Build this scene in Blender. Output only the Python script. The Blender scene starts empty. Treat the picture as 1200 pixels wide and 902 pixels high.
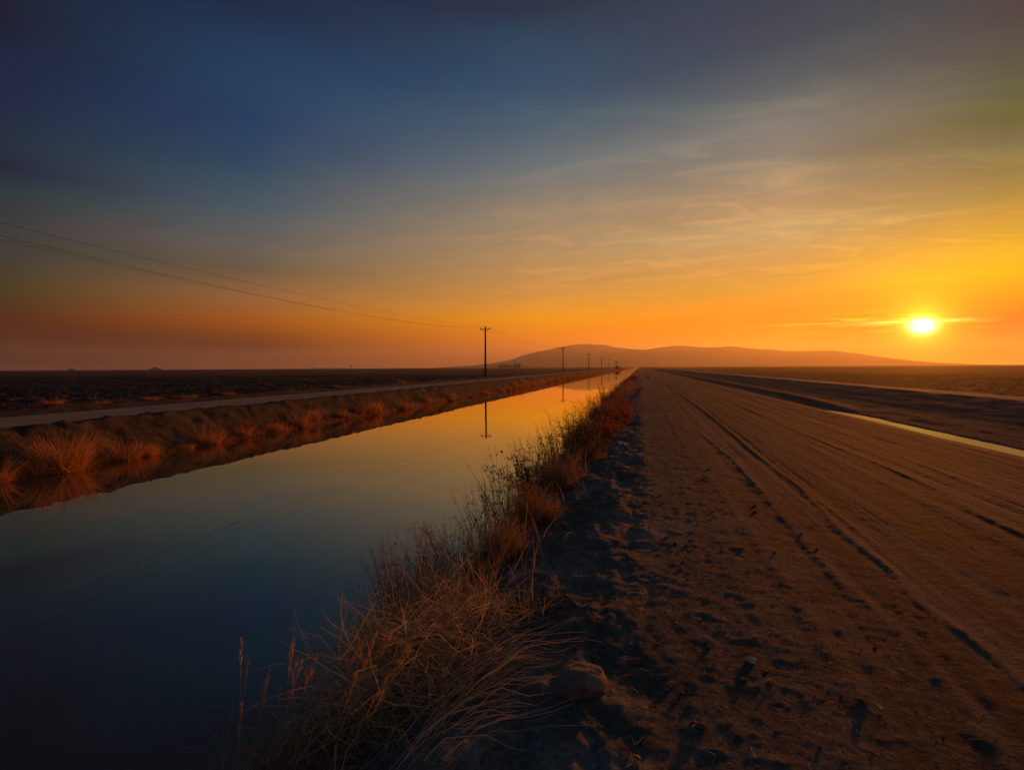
import bpy, math, random
import numpy as np
from mathutils import Matrix, Vector, Euler

R = math.radians
random.seed(7)
rng = np.random.default_rng(11)
S = bpy.context.scene
COL = S.collection

# ------------------------------------------------------------------ camera
CAM_Z = 2.60                      # metres above the canal water (water = 0)
F_PX, W_PX, H_PX = 600.0, 1200.0, 902.0
YAW, PITCH, ROLL = R(14.04), R(1.96), R(-0.33)
cam_d = bpy.data.cameras.new('camera')
cam_d.sensor_fit = 'HORIZONTAL'; cam_d.sensor_width = 36.0; cam_d.lens = 18.0
cam_d.clip_start = 0.05; cam_d.clip_end = 80000
cam = bpy.data.objects.new('camera', cam_d); COL.objects.link(cam)
ROT = Matrix.Rotation(YAW, 4, 'Z') @ Matrix.Rotation(math.pi/2-PITCH, 4, 'X') @ Matrix.Rotation(ROLL, 4, 'Z')
cam.matrix_world = Matrix.Translation((0, 0, CAM_Z)) @ ROT
S.camera = cam

def ray(px, py):
    v = Vector(((px-W_PX/2)/F_PX, -(py-H_PX/2)/F_PX, -1.0))
    return (ROT.to_3x3() @ v).normalized()
def on_plane(px, py, z):          # where the pixel's ray meets the level z
    d = ray(px, py); t = (z-CAM_Z)/d.z
    return Vector((d.x*t, d.y*t, z))
def azim(px):                     # compass angle of a pixel on the horizon
    d = ray(px, 430); return math.atan2(d.x, d.y)

# ------------------------------------------------------------------ sun, sky, exposure
SUN_AZ, SUN_EL = R(24.6), R(3.4)
sun_dir = Vector((math.sin(SUN_AZ)*math.cos(SUN_EL), math.cos(SUN_AZ)*math.cos(SUN_EL), math.sin(SUN_EL)))
sd = bpy.data.lights.new('sun', 'SUN'); sd.energy = 4.2; sd.angle = R(2.6); sd.color = (1.0, 0.24, 0.02)
sun = bpy.data.objects.new('sun', sd); COL.objects.link(sun)
sun.rotation_euler = (-sun_dir).to_track_quat('-Z', 'Y').to_euler()

def lin(c):
    c = c/255.0
    return c/12.92 if c <= 0.04045 else ((c+0.055)/1.055)**2.4

world = bpy.data.worlds.new('World'); S.world = world; world.use_nodes = True
NT = world.node_tree; NT.nodes.clear()
class G:                          # tiny node helper
    def __init__(s, nt): s.nt = nt
    def n(s, t, **kw):
        x = s.nt.nodes.new(t)
        for k, v in kw.items(): setattr(x, k, v)
        return x
    def put(s, sock, v):
        if isinstance(v, bpy.types.NodeSocket): s.nt.links.new(v, sock)
        else: sock.default_value = v
    def math(s, op, a, b=None, c=None, clamp=False):
        x = s.n('ShaderNodeMath', operation=op, use_clamp=clamp)
        for i, v in enumerate((a, b, c)):
            if v is not None: s.put(x.inputs[i], v)
        return x.outputs[0]
    def vmath(s, op, a, b=None):
        x = s.n('ShaderNodeVectorMath', operation=op)
        for i, v in enumerate((a, b)):
            if v is not None: s.put(x.inputs[i], v)
        return x.outputs['Value'] if op in ('DOT_PRODUCT', 'LENGTH') else x.outputs[0]
    def rng(s, v, a, b, c=0.0, d=1.0, smooth=False):
        x = s.n('ShaderNodeMapRange', interpolation_type='SMOOTHSTEP' if smooth else 'LINEAR')
        s.put(x.inputs[0], v)
        for i, q in enumerate((a, b, c, d)): s.put(x.inputs[i+1], q)
        return x.outputs[0]
    def mix(s, f, a, b, blend='MIX'):
        x = s.n('ShaderNodeMix', data_type='RGBA', blend_type=blend)
        s.put(x.inputs[0], f); s.put(x.inputs[6], a); s.put(x.inputs[7], b)
        return x.outputs[2]
    def ramp(s, f, stops, interp='LINEAR'):
        x = s.n('ShaderNodeValToRGB'); e = x.color_ramp; e.interpolation = interp
        while len(e.elements) > 1: e.elements.remove(e.elements[-1])
        e.elements[0].position = stops[0][0]; e.elements[0].color = (*stops[0][1], 1)
        for p, c in stops[1:]:
            k = e.elements.new(p); k.color = (*c, 1)
        s.put(x.inputs[0], f); return x.outputs[0]
    def noise(s, v, scale, detail=4, rough=0.55, dist=0.0):
        x = s.n('ShaderNodeTexNoise'); s.put(x.inputs['Vector'], v)
        x.inputs['Scale'].default_value = scale; x.inputs['Detail'].default_value = detail
        x.inputs['Roughness'].default_value = rough; x.inputs['Distortion'].default_value = dist
        return x.outputs[0]
    def mapping(s, v, scale=(1, 1, 1), rot=(0, 0, 0)):
        x = s.n('ShaderNodeMapping'); s.put(x.inputs['Vector'], v)
        x.inputs['Scale'].default_value = scale; x.inputs['Rotation'].default_value = rot
        return x.outputs[0]

g = G(NT)
dirn = g.vmath('NORMALIZE', g.n('ShaderNodeTexCoord').outputs['Generated'])
sep = g.n('ShaderNodeSeparateXYZ'); g.put(sep.inputs[0], dirn)
dx, dy, dz = sep.outputs
elev = g.math('MULTIPLY', g.math('ARCSINE', dz), 180/math.pi)             # degrees
az = g.math('MULTIPLY', g.math('ARCTAN2', dx, dy), 180/math.pi)
e01 = g.rng(elev, -2.0, 90.0)
# evening sky: colour by height, at six compass directions (degrees from the canal axis)
ZEN = (30, 48, 66)  # zenith colour, raised for more ambient light
SKY = [  # azimuth, pixel column the colours were judged in, [(row, sRGB)]
 (-58.3, 20, [(30, (0.0, 22.9, 47.5)), (75, (0.0, 32.5, 63.3)), (125, (0.0, 36.8, 66.9)), (172, (0.0, 43.3, 61.0)), (200, (0.0, 31.0, 56.0)), (222, (3.5, 54.9, 62.9)), (255, (40.5, 53.9, 60.8)), (300, (45.4, 59.0, 51.9)), (340, (57.3, 57.9, 29.0)), (377, (64.4, 20.2, 0.0)), (398, (0.0, 0.0, 0.0)), (420, (0.0, 0.0, 0.0)), (432, (58, 40, 34))]),
 (-40.3, 305, [(10, (0.0, 38.4, 69.3)), (52, (0.0, 53.3, 88.8)), (100, (0.0, 63.2, 96.5)), (148, (0.0, 58.7, 98.7)), (196, (21.0, 70.9, 96.7)), (243, (58.4, 87.0, 100.5)), (291, (96.6, 95.9, 90.2)), (315, (96.3, 89.0, 68.9)), (348, (150.2, 100.2, 58.6)), (377, (164.3, 82.9, 0.0)), (405, (58.4, 0.0, 0.0)), (424, (0.0, 0.0, 0.0)), (432, (76, 46, 38))]),
 (-10.7, 635, [(10, (0.0, 44.0, 70.2)), (52, (0.0, 65.1, 94.5)), (100, (9.3, 71.8, 103.9)), (148, (53.1, 91.9, 110.8)), (196, (90.6, 111.0, 117.6)), (243, (134.3, 128.1, 110.7)), (291, (165.7, 139.1, 99.6)), (339, (198.9, 144.8, 73.7)), (372, (243.1, 155.1, 0.0)), (396, (239.2, 127.5, 0.0)), (415, (190, 98, 32)), (432, (170, 86, 34))]),
 (13.7, 915, [(10, (0.0, 56.3, 78.6)), (52, (0.0, 67.7, 86.2)), (100, (53.1, 90.5, 98.1)), (148, (106.5, 118.9, 116.6)), (196, (123.6, 126.1, 111.8)), (243, (170.4, 147.6, 107.8)), (272, (176.7, 158.5, 112.1)), (315, (195.3, 150.6, 73.3)), (339, (201.8, 154.2, 52.0)), (377, (254.0, 133.4, 0.0)), (400, (248, 142, 8)), (420, (232, 128, 12)), (432, (230, 120, 14))]),
 (29.8, 1175, [(20, (0.0, 51.4, 65.1)), (52, (0.0, 67.1, 68.6)), (100, (22.4, 80.4, 66.2)), (138, (36.6, 84.6, 52.8)), (172, (64.1, 95.7, 72.7)), (220, (122.5, 124.2, 68.5)), (250, (165.2, 139.1, 60.1)), (291, (211.5, 171.7, 37.0)), (320, (254.0, 177.9, 0.0)), (340, (254.0, 147.3, 0.0)), (377, (254.0, 0.0, 0.0)), (415, (251.3, 0.0, 0.0)), (432, (250, 112, 8))]),
]
ramps = []
for a_, px_, rows in SKY:
    st = []
    for py_, c in rows:
        el = math.degrees(math.asin(ray(px_, py_).z))
        st.append(((max(el, -1.9)+2)/92.0, tuple(lin(q) for q in c)))
    top = max(p for p, _ in st)
    st.append((0.66, tuple(lin(q) for q in ZEN))); st.append((1.0, tuple(lin(q) for q in ZEN)))
    st.sort(key=lambda q: q[0]); ramps.append((a_, g.ramp(e01, st)))
base = ramps[0][1]
for (a0, _), (a1, c1) in zip(ramps, ramps[1:]):
    base = g.mix(g.rng(az, a0, a1), base, c1)
base = g.mix(g.rng(az, 45, 125, smooth=True), base, ramps[1][1])      # on past the sun it falls off again
base = g.mix(g.rng(az, -75, -130, smooth=True), base, ramps[1][1])    # unseen sky behind, brightened to add ambient light in the shade
# thin cirrus on a flat layer overhead
den = g.math('ADD', g.math('MAXIMUM', dz, 0.0), 0.12)
cp = g.n('ShaderNodeCombineXYZ'); g.put(cp.inputs[0], g.math('DIVIDE', dx, den)); g.put(cp.inputs[1], g.math('DIVIDE', dy, den))
cpl = cp.outputs[0]
n1 = g.noise(g.mapping(cpl, (0.75, 1.9, 1), (0, 0, R(-42))), 2.4, 9, 0.66, 0.9)
n2 = g.noise(g.mapping(cpl, (0.5, 1.3, 1), (0, 0, R(-12))), 1.9, 8, 0.64, 0.6)
c1 = g.rng(n1, 0.44, 0.70, smooth=True); c2 = g.rng(n2, 0.48, 0.74, smooth=True)
up = g.rng(elev, 3.0, 14.0, smooth=True)
sunward = g.rng(az, -45, 32, 0.22, 1.0, smooth=True)
cl = g.math('MULTIPLY', g.math('MULTIPLY', g.math('MAXIMUM', c1, g.math('MULTIPLY', c2, 0.8)), up), sunward)
bright = g.mix(1.0, base, (1.75, 1.46, 1.15, 1), 'MULTIPLY')
base = g.mix(g.math('MULTIPLY', cl, 0.70), base, bright)
dark = g.mix(1.0, base, (0.80, 0.84, 0.90, 1), 'MULTIPLY')
n3 = g.noise(g.mapping(cpl, (0.5, 1.3, 1), (0, 0, R(-20))), 2.6, 7, 0.62, 0.7)
base = g.mix(g.math('MULTIPLY', g.math('MULTIPLY', g.rng(n3, 0.48, 0.70, smooth=True), up), 0.55), base, dark)
# glow of the low sun in dusty air, and its disc
sdv = g.n('ShaderNodeCombineXYZ')
for i in range(3): sdv.inputs[i].default_value = sun_dir[i]
gam = g.math('MULTIPLY', g.math('ARCCOSINE', g.math('MINIMUM', g.vmath('DOT_PRODUCT', dirn, sdv.outputs[0]), 1.0)), 180/math.pi)
daz = g.math('SUBTRACT', az, math.degrees(SUN_AZ))
def gauss(v, w): return g.math('POWER', math.e, g.math('MULTIPLY', g.math('POWER', g.math('DIVIDE', v, w), 2.0), -1.0))
def addc(base, fac, col):
    return g.mix(1.0, base, g.mix(1.0, (*col, 1), fac, 'MULTIPLY'), 'ADD')
def grey(f):
    c = g.n('ShaderNodeCombineXYZ')
    for i in range(3): g.put(c.inputs[i], f)
    return c.outputs[0]
base = addc(base, grey(gauss(gam, 5.2)), (0.34, 0.17, 0.0))
base = addc(base, grey(gauss(gam, 2.3)), (0.55, 0.42, 0.01))
base = addc(base, grey(gauss(gam, 1.25)), (0.9, 0.8, 0.08))
base = addc(base, grey(gauss(g.math('SQRT', g.math('ADD', g.math('POWER', g.math('MULTIPLY', daz, 0.74), 2.0), g.math('POWER', g.math('SUBTRACT', elev, math.degrees(SUN_EL)), 2.0))), 0.50)), (8.0, 7.0, 3.4))
# thin bright cloud bars by the sun
bn = g.noise(g.mapping(dirn, (7, 7, 130)), 1.6, 4, 0.6, 0.2)
band = g.math('MULTIPLY', g.math('MULTIPLY', gauss(g.math('ADD', daz, 2.5), 7.5), gauss(g.math('SUBTRACT', elev, 3.75), 0.75)), g.rng(bn, 0.50, 0.66, smooth=True))
base = addc(base, grey(band), (1.0, 0.62, 0.02))
bar = g.math('MULTIPLY', gauss(g.math('ADD', daz, 1.2), 3.2), gauss(g.math('SUBTRACT', elev, g.math('MULTIPLY_ADD', daz, -0.012, 3.80)), 0.19))
base = addc(base, grey(g.math('MULTIPLY', bar, g.rng(bn, 0.36, 0.60, 0.25, 1.0, smooth=True))), (2.2, 1.8, 0.35))
# a little of the physical sky for the light from overhead
nis = g.n('ShaderNodeTexSky', sky_type='NISHITA'); nis.sun_disc = False
nis.sun_elevation = SUN_EL; nis.sun_rotation = SUN_AZ; nis.dust_density = 4.0; nis.air_density = 1.5
base = g.mix(1.0, base, g.mix(1.0, nis.outputs[0], (0.002, 0.002, 0.002, 1), 'MULTIPLY'), 'ADD')
bg = g.n('ShaderNodeBackground'); g.put(bg.inputs[0], base); bg.inputs[1].default_value = 1.0
out = g.n('ShaderNodeOutputWorld'); NT.links.new(bg.outputs[0], out.inputs[0])

S.view_settings.view_transform = 'Standard'; S.view_settings.look = 'None'
S.view_settings.exposure = 0.0; S.view_settings.gamma = 1.0; S.view_settings.use_curve_mapping = False
S.render.engine = 'CYCLES'
S.cycles.max_bounces = 6; S.cycles.diffuse_bounces = 3; S.cycles.glossy_bounces = 3
S.cycles.transmission_bounces = 4; S.cycles.volume_bounces = 2
S.cycles.use_denoising = True
S.cycles.sample_clamp_indirect = 4.0

# ------------------------------------------------------------------ materials
def mat(name):
    m = bpy.data.materials.new(name); m.use_nodes = True
    m.node_tree.nodes.clear(); return m, G(m.node_tree)
def finish(g, sh, vol=None):
    o = g.n('ShaderNodeOutputMaterial')
    if sh is not None: g.nt.links.new(sh, o.inputs['Surface'])
    if vol is not None: g.nt.links.new(vol, o.inputs['Volume'])
def principled(g, col, rough=0.9, spec=0.2, normal=None, **kw):
    p = g.n('ShaderNodeBsdfPrincipled'); g.put(p.inputs['Base Color'], col)
    g.put(p.inputs['Roughness'], rough); g.put(p.inputs['Specular IOR Level'], spec)
    if normal is not None: g.put(p.inputs['Normal'], normal)
    for k, v in kw.items(): g.put(p.inputs[k], v)
    return p.outputs[0]
def bump(g, h, strength, dist):
    b = g.n('ShaderNodeBump'); b.inputs['Strength'].default_value = strength
    b.inputs['Distance'].default_value = dist; g.put(b.inputs['Height'], h); return b.outputs[0]

def dirt(name, c0, c1, c2, streak=0.0, fine=0.012, coarse=0.03, patch=0.6, edge=None, pale=1.0):
    m, g = mat(name)
    p = g.n('ShaderNodeNewGeometry').outputs['Position']
    big = g.noise(p, patch, 5, 0.6, 0.5); med = g.noise(p, 5.0, 7, 0.68); small = g.noise(p, 34.0, 6, 0.75); lump = g.noise(p, 15.0, 5, 0.65, 0.4)
    col = g.ramp(g.math('ADD', g.math('MULTIPLY', big, 0.6), g.math('MULTIPLY', med, 0.4)), [(0.36, c0), (0.5, c1), (0.64, c2)])
    if streak:
        st = g.noise(g.mapping(p, (4.5, 0.10, 1)), 1.0, 5, 0.65, 0.3)
        if edge:
            sx = g.n('ShaderNodeSeparateXYZ'); g.put(sx.inputs[0], p)
            streak = g.rng(sx.outputs[0], edge[0], edge[1], 0.0, streak, smooth=True)
        col = g.mix(streak, col, g.ramp(st, [(0.40, c0), (0.5, c1), (0.60, c2)]))
    if pale != 1.0:                                                     # soil colour lightened towards the canal to lift the shaded bank slope
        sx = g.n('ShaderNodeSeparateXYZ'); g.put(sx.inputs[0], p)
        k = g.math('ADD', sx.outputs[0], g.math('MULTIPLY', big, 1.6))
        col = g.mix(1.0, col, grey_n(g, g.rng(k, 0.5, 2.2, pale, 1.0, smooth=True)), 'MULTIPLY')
    sp = g.math('MULTIPLY', g.rng(small, 0.34, 0.68, 0.55, 1.40), g.rng(lump, 0.34, 0.66, 0.72, 1.25))
    col = g.mix(1.0, col, grey_n(g, sp), 'MULTIPLY')
    h = g.math('ADD', g.math('ADD', g.math('MULTIPLY', small, fine), g.math('MULTIPLY', med, coarse)), g.math('MULTIPLY', g.rng(lump, 0.5, 0.75, 0.0, 1.0), coarse*0.55))
    finish(g, principled(g, col, 0.95, 0.12, bump(g, h, 0.8, 1.0)))
    return m
def grey_n(g, f):
    c = g.n('ShaderNodeCombineXYZ')
    for i in range(3): g.put(c.inputs[i], f)
    return c.outputs[0]

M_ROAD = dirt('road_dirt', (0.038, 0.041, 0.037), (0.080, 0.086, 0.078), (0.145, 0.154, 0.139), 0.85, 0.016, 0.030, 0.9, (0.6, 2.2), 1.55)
M_BANK = dirt('bank_dirt', (0.038, 0.032, 0.026), (0.082, 0.069, 0.055), (0.135, 0.114, 0.089), 0.0, 0.026, 0.075, 1.1)
M_TRACK = dirt('track_dirt', (0.26, 0.205, 0.145), (0.36, 0.285, 0.205), (0.46, 0.37, 0.27), 0.6, 0.008, 0.012)
M_FIELD = dirt('field_soil', (0.045, 0.034, 0.026), (0.085, 0.064, 0.048), (0.14, 0.105, 0.078), 0.0, 0.02, 0.09, 0.35)
M_CROP = dirt('crop_ground', (0.055, 0.046, 0.026), (0.085, 0.070, 0.038), (0.12, 0.096, 0.052), 0.0, 0.02, 0.09, 0.25)
M_BED = dirt('silt', (0.04, 0.035, 0.028), (0.06, 0.05, 0.04), (0.08, 0.07, 0.05))
M_DITCH = dirt('ditch_dirt', (0.12, 0.085, 0.065), (0.175, 0.128, 0.10), (0.235, 0.175, 0.135), 0.3, 0.012, 0.05, 0.8)

def water(name, col, rip, rough, ior, tint):
    m, g = mat(name)
    p = g.n('ShaderNodeNewGeometry').outputs['Position']
    h = g.math('ADD', g.noise(g.mapping(p, (0.7, 0.35, 1)), 1.1, 3, 0.5), g.math('MULTIPLY', g.noise(p, 5.0, 2, 0.5), 0.12))
    nrm = bump(g, h, 1.0, rip)
    deep = g.n('ShaderNodeBsdfDiffuse'); deep.inputs[0].default_value = (*col, 1)
    gl = g.n('ShaderNodeBsdfGlossy'); gl.inputs['Roughness'].default_value = rough; gl.inputs[0].default_value = (*tint, 1); g.put(gl.inputs['Normal'], nrm)
    cosv = g.math('ABSOLUTE', g.vmath('DOT_PRODUCT', nrm, g.n('ShaderNodeNewGeometry').outputs['Incoming']))
    fr = g.math('MULTIPLY_ADD', g.math('POWER', g.math('SUBTRACT', 1.0, cosv, clamp=True), ior), 0.95, 0.05)   # mirror share rises towards grazing
    mx = g.n('ShaderNodeMixShader'); g.put(mx.inputs[0], fr)
    g.nt.links.new(deep.outputs[0], mx.inputs[1]); g.nt.links.new(gl.outputs[0], mx.inputs[2])
    finish(g, mx.outputs[0]); return m
M_WATER = water('canal_water', (0.070, 0.060, 0.042), 0.0030, 0.015, 2.8, (1.0, 0.93, 0.74))
M_DWATER = water('ditch_water', (0.50, 0.50, 0.38), 0.0, 0.012, 9.0, (0.46, 0.62, 1.0))

def plant(name, c0, c1, c2, trans=0.35):
    m, g = mat(name)
    geo = g.n('ShaderNodeNewGeometry'); info = g.n('ShaderNodeObjectInfo')
    r = g.math('FRACT', g.math('ADD', geo.outputs['Random Per Island'], g.math('MULTIPLY', info.outputs['Random'], 0.37)))
    col = g.ramp(r, [(0.0, c0), (0.5, c1), (1.0, c2)])
    d = g.n('ShaderNodeBsdfDiffuse'); g.put(d.inputs[0], col)
    t = g.n('ShaderNodeBsdfTranslucent'); g.put(t.inputs[0], col)
    mx = g.n('ShaderNodeMixShader'); mx.inputs[0].default_value = trans
    g.nt.links.new(d.outputs[0], mx.inputs[1]); g.nt.links.new(t.outputs[0], mx.inputs[2])
    finish(g, mx.outputs[0]); return m
M_TUSSOCK = plant('dry_tussock', (0.28, 0.12, 0.04), (0.62, 0.31, 0.10), (0.80, 0.46, 0.17), 0.3)
M_STRAW = plant('straw', (0.34, 0.25, 0.13), (0.60, 0.49, 0.27), (0.76, 0.66, 0.40), 0.4)
M_REED = plant('reed', (0.32, 0.19, 0.09), (0.56, 0.34, 0.16), (0.74, 0.48, 0.24), 0.4)
M_PLUME = plant('plume', (0.40, 0.22, 0.10), (0.55, 0.31, 0.15), (0.68, 0.42, 0.21), 0.45)
M_BRUSH = plant('brush', (0.18, 0.12, 0.07), (0.34, 0.23, 0.13), (0.52, 0.36, 0.21), 0.35)
M_RUST = plant('rust_leaf', (0.20, 0.065, 0.024), (0.32, 0.105, 0.035), (0.42, 0.15, 0.05), 0.4)
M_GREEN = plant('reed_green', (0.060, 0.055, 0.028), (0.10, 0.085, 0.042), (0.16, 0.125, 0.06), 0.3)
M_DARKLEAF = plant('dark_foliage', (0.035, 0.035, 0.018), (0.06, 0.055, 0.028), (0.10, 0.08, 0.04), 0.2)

def simple(name, c0, c1, scale, rough=0.8, spec=0.3, b=0.0, stretch=(1, 1, 1), metal=0.0):
    m, g = mat(name)
    p = g.n('ShaderNodeTexCoord').outputs['Object']
    n = g.noise(g.mapping(p, stretch), scale, 6, 0.65)
    col = g.ramp(n, [(0.3, c0), (0.7, c1)])
    finish(g, principled(g, col, rough, spec, bump(g, n, 0.7, b) if b else None, Metallic=metal)); return m
M_WOOD = simple('weathered_wood', (0.035, 0.024, 0.017), (0.09, 0.062, 0.042), 6, 0.9, 0.1, 0.01, (6, 6, 0.4))
M_CERAMIC = simple('ceramic', (0.05, 0.03, 0.022), (0.08, 0.05, 0.035), 5, 0.35, 0.5)
M_WIRE = simple('wire_metal', (0.03, 0.03, 0.03), (0.06, 0.055, 0.05), 3, 0.6, 0.3)
M_STEEL = simple('painted_steel', (0.05, 0.045, 0.04), (0.10, 0.09, 0.075), 4, 0.6, 0.4)
M_SHED = simple('shed_cladding', (0.13, 0.11, 0.10), (0.2, 0.17, 0.15), 0.5, 0.8, 0.2)
M_ROCK = simple('rock', (0.12, 0.10, 0.082), (0.27, 0.235, 0.19), 9, 0.95, 0.1, 0.03)
M_PALE = simple('pale_stone', (0.42, 0.37, 0.32), (0.6, 0.54, 0.47), 6, 0.9, 0.1, 0.02)
M_CLOD = simple('clod', (0.12, 0.088, 0.066), (0.24, 0.18, 0.135), 14, 0.95, 0.1, 0.01)
M_MTN = simple('mountain_scrub', (0.06, 0.05, 0.035), (0.15, 0.115, 0.08), 0.002, 1.0, 0.0)
M_BARK = simple('bark', (0.05, 0.035, 0.025), (0.10, 0.07, 0.05), 3, 0.9, 0.1)

# ------------------------------------------------------------------ mesh helpers
def mesh_np(name, V, Fq, smooth=False):
    V = np.asarray(V, dtype=np.float32); Fq = np.asarray(Fq, dtype=np.int32)
    me = bpy.data.meshes.new(name)
    n, k = Fq.shape
    me.vertices.add(len(V)); me.vertices.foreach_set('co', V.ravel())
    me.loops.add(n*k); me.loops.foreach_set('vertex_index', Fq.ravel())
    me.polygons.add(n)
    me.polygons.foreach_set('loop_start', np.arange(0, n*k, k, dtype=np.int32))
    me.polygons.foreach_set('loop_total', np.full(n, k, dtype=np.int32))
    if smooth: me.polygons.foreach_set('use_smooth', np.ones(n, dtype=bool))
    me.update(); me.validate(); return me
def add(name, me, m=None, parent=None, loc=(0, 0, 0), rz=0.0, sc=(1, 1, 1)):
    o = bpy.data.objects.new(name, me); COL.objects.link(o)
    if m is not None and me is not None and len(me.materials) == 0: me.materials.append(m)
    o.location = loc; o.rotation_euler = (0, 0, rz); o.scale = sc if not isinstance(sc, (int, float)) else (sc,)*3
    if parent is not None: o.parent = parent
    return o
def tag(o, label=None, cat=None, group=None, kind=None):
    if label: o['label'] = label
    if cat: o['category'] = cat
    if group: o['group'] = group
    if kind: o['kind'] = kind
    return o

def tubes(P, r, sides=3):
    """P (N,K,3) centre lines, r (N,K) radii -> one vertex/quad set of thin tubes"""
    N, K, _ = P.shape
    T = np.gradient(P, axis=1); T /= np.linalg.norm(T, axis=2, keepdims=True)+1e-9
    ref = np.where(np.abs(T[..., 2:3]) > 0.9, np.array([1., 0, 0]), np.array([0, 0, 1.]))
    A = np.cross(T, ref); A /= np.linalg.norm(A, axis=2, keepdims=True)+1e-9
    B = np.cross(T, A)
    V = np.empty((N, K, sides, 3))
    for s in range(sides):
        a = 2*math.pi*s/sides
        V[:, :, s] = P+(A*math.cos(a)+B*math.sin(a))*r[..., None]
    idx = np.arange(N*K*sides).reshape(N, K, sides)
    F = []
    for s in range(sides):
        t = (s+1) % sides
        F.append(np.stack([idx[:, :-1, s], idx[:, :-1, t], idx[:, 1:, t], idx[:, 1:, s]], -1).reshape(-1, 4))
    return V.reshape(-1, 3), np.concatenate(F)
def ribbons(P, w, rg):
    """flat blades: P (N,K,3), w (N,K) half widths"""
    N, K, _ = P.shape
    T = np.gradient(P, axis=1); T /= np.linalg.norm(T, axis=2, keepdims=True)+1e-9
    a = rg.uniform(0, 2*math.pi, (N, 1))
    side = np.stack([np.cos(a), np.sin(a), np.zeros_like(a)], -1)
    A = side-T*np.sum(side*T, axis=2, keepdims=True); A /= np.linalg.norm(A, axis=2, keepdims=True)+1e-9
    V = np.stack([P-A*w[..., None], P+A*w[..., None]], 2)
    idx = np.arange(N*K*2).reshape(N, K, 2)
    F = np.stack([idx[:, :-1, 0], idx[:, :-1, 1], idx[:, 1:, 1], idx[:, 1:, 0]], -1).reshape(-1, 4)
    return V.reshape(-1, 3), F
def join(parts):
    V, F, n = [], [], 0
    for v, f in parts: V.append(v); F.append(f+n); n += len(v)
    return np.concatenate(V), np.concatenate(F)

# gradient noise in numpy
_perm = np.random.default_rng(3).permutation(512)
_perm = np.concatenate([_perm, _perm, _perm])
_ang = np.random.default_rng(4).uniform(0, 2*math.pi, 512)
_gx, _gy = np.cos(_ang), np.sin(_ang)
def pn(x, y):
    xi = np.floor(x).astype(np.int64); yi = np.floor(y).astype(np.int64)
    xf = x-xi; yf = y-yi; xi &= 511; yi &= 511
    u = xf*xf*xf*(xf*(xf*6-15)+10); v = yf*yf*yf*(yf*(yf*6-15)+10)
    def gr(ix, iy, fx, fy):
        h = _perm[_perm[ix & 511]+(iy & 511)]; return _gx[h]*fx+_gy[h]*fy
    a = gr(xi, yi, xf, yf); b = gr(xi+1, yi, xf-1, yf)
    c = gr(xi, yi+1, xf, yf-1); d = gr(xi+1, yi+1, xf-1, yf-1)
    return (a*(1-u)+b*u)*(1-v)+(c*(1-u)+d*u)*v
def fbm(x, y, oct=4, gain=0.5):
    s = 0; a = 1.0
    for k in range(oct):
        s = s+a*pn(x*2**k+17.3*k, y*2**k-9.1*k); a *= gain
    return s
def sst(a, b, x):
    t = np.clip((x-a)/(b-a), 0, 1); return t*t*(3-2*t)

# ------------------------------------------------------------------ land: one height field, cut into its strips
PROF = np.array([(-60, 1.0), (-23.4, 1.0), (-22.8, 1.16), (-22.0, 1.14), (-21.4, 0.98), (-20.6, 1.03), (-18.4, 1.06), (-16.5, 1.05),
    (-16.0, 1.13), (-15.75, 1.08), (-15.3, 0.72), (-14.9, 0.34), (-14.45, 0.0), (-13.6, -0.5), (-11, -1.1), (-8, -1.3), (-4.5, -1.1), (-2.8, -0.5),
    (-2.10, 0.0), (-1.82, 0.38), (-1.35, 0.70), (-0.9, 0.88), (-0.4, 0.935), (0.1, 0.95), (0.9, 0.95), (2.2, 0.94), (3.6, 0.95), (5.2, 0.94),
    (6.3, 0.97), (6.75, 0.93), (7.1, 0.72), (7.5, 0.48), (8.3, 0.46), (8.62, 0.64), (10.6, 0.86), (12.2, 1.12), (13.4, 1.31), (14.4, 1.30), (15.3, 1.27), (16.6, 0.99), (60, 1.0)])
# wheel marks and the little windrow between them, traced on the road plane
def line_px(pts, z=0.95):
    P = np.array([on_plane(a, b, z)[:2] for a, b in pts]); P = P[np.argsort(P[:, 1])]
    return P[:, 1], P[:, 0]
LINES = [  # points, ridge height, half width
 (line_px([(789,457),(817,475),(852,502),(891,535),(938,570),(980,615),(1040,665),(1080,705),(1150,757),(1195,795)]), 0.019, 0.04),
 (line_px([(802,457),(860,502),(915,545),(969,591),(1040,650),(1120,712),(1195,770)]), 0.010, 0.035),
 (line_px([(793,444),(833,460),(875,479),(903,490),(938,507),(1000,532),(1070,560),(1195,625)]), 0.016, 0.07),
 (line_px([(812,500),(856,535),(891,574),(975,670),(1035,720),(1075,760),(1140,840),(1180,895)]), 0.013, 0.045),
 (line_px([(800,520),(840,570),(880,625),(930,700),(1000,800),(1060,890)]), 0.008, 0.06),
 (line_px([(860,460),(930,485),(1010,515),(1110,555),(1195,590)]), 0.013, 0.09),
 (line_px([(870,520),(960,580),(1060,640),(1195,720)]), -0.009, 0.22),
 (line_px([(830,520),(900,600),(985,690),(1080,800),(1150,890)]), -0.009, 0.16),
 (line_px([(880,500),(1000,560),(1195,660)]), -0.008, 0.2),
]
def ditch_rise(y): return 0.30*sst(22, 33, y)
def base_h(x, y):
    wob = 0.14*pn(y*0.23, y*0+3.3)+0.05*pn(y*0.9, y*0+8.1)
    nearcanal = np.exp(-((x+14.6)/2.0)**2)+np.exp(-((x+1.4)/1.0)**2)+0.7*np.exp(-((x-7.2)/0.8)**2)
    h = np.interp(x+wob*nearcanal, PROF[:, 0], PROF[:, 1])
    return h+ditch_rise(y)*np.exp(-((x-8.2)/1.1)**4)
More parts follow.
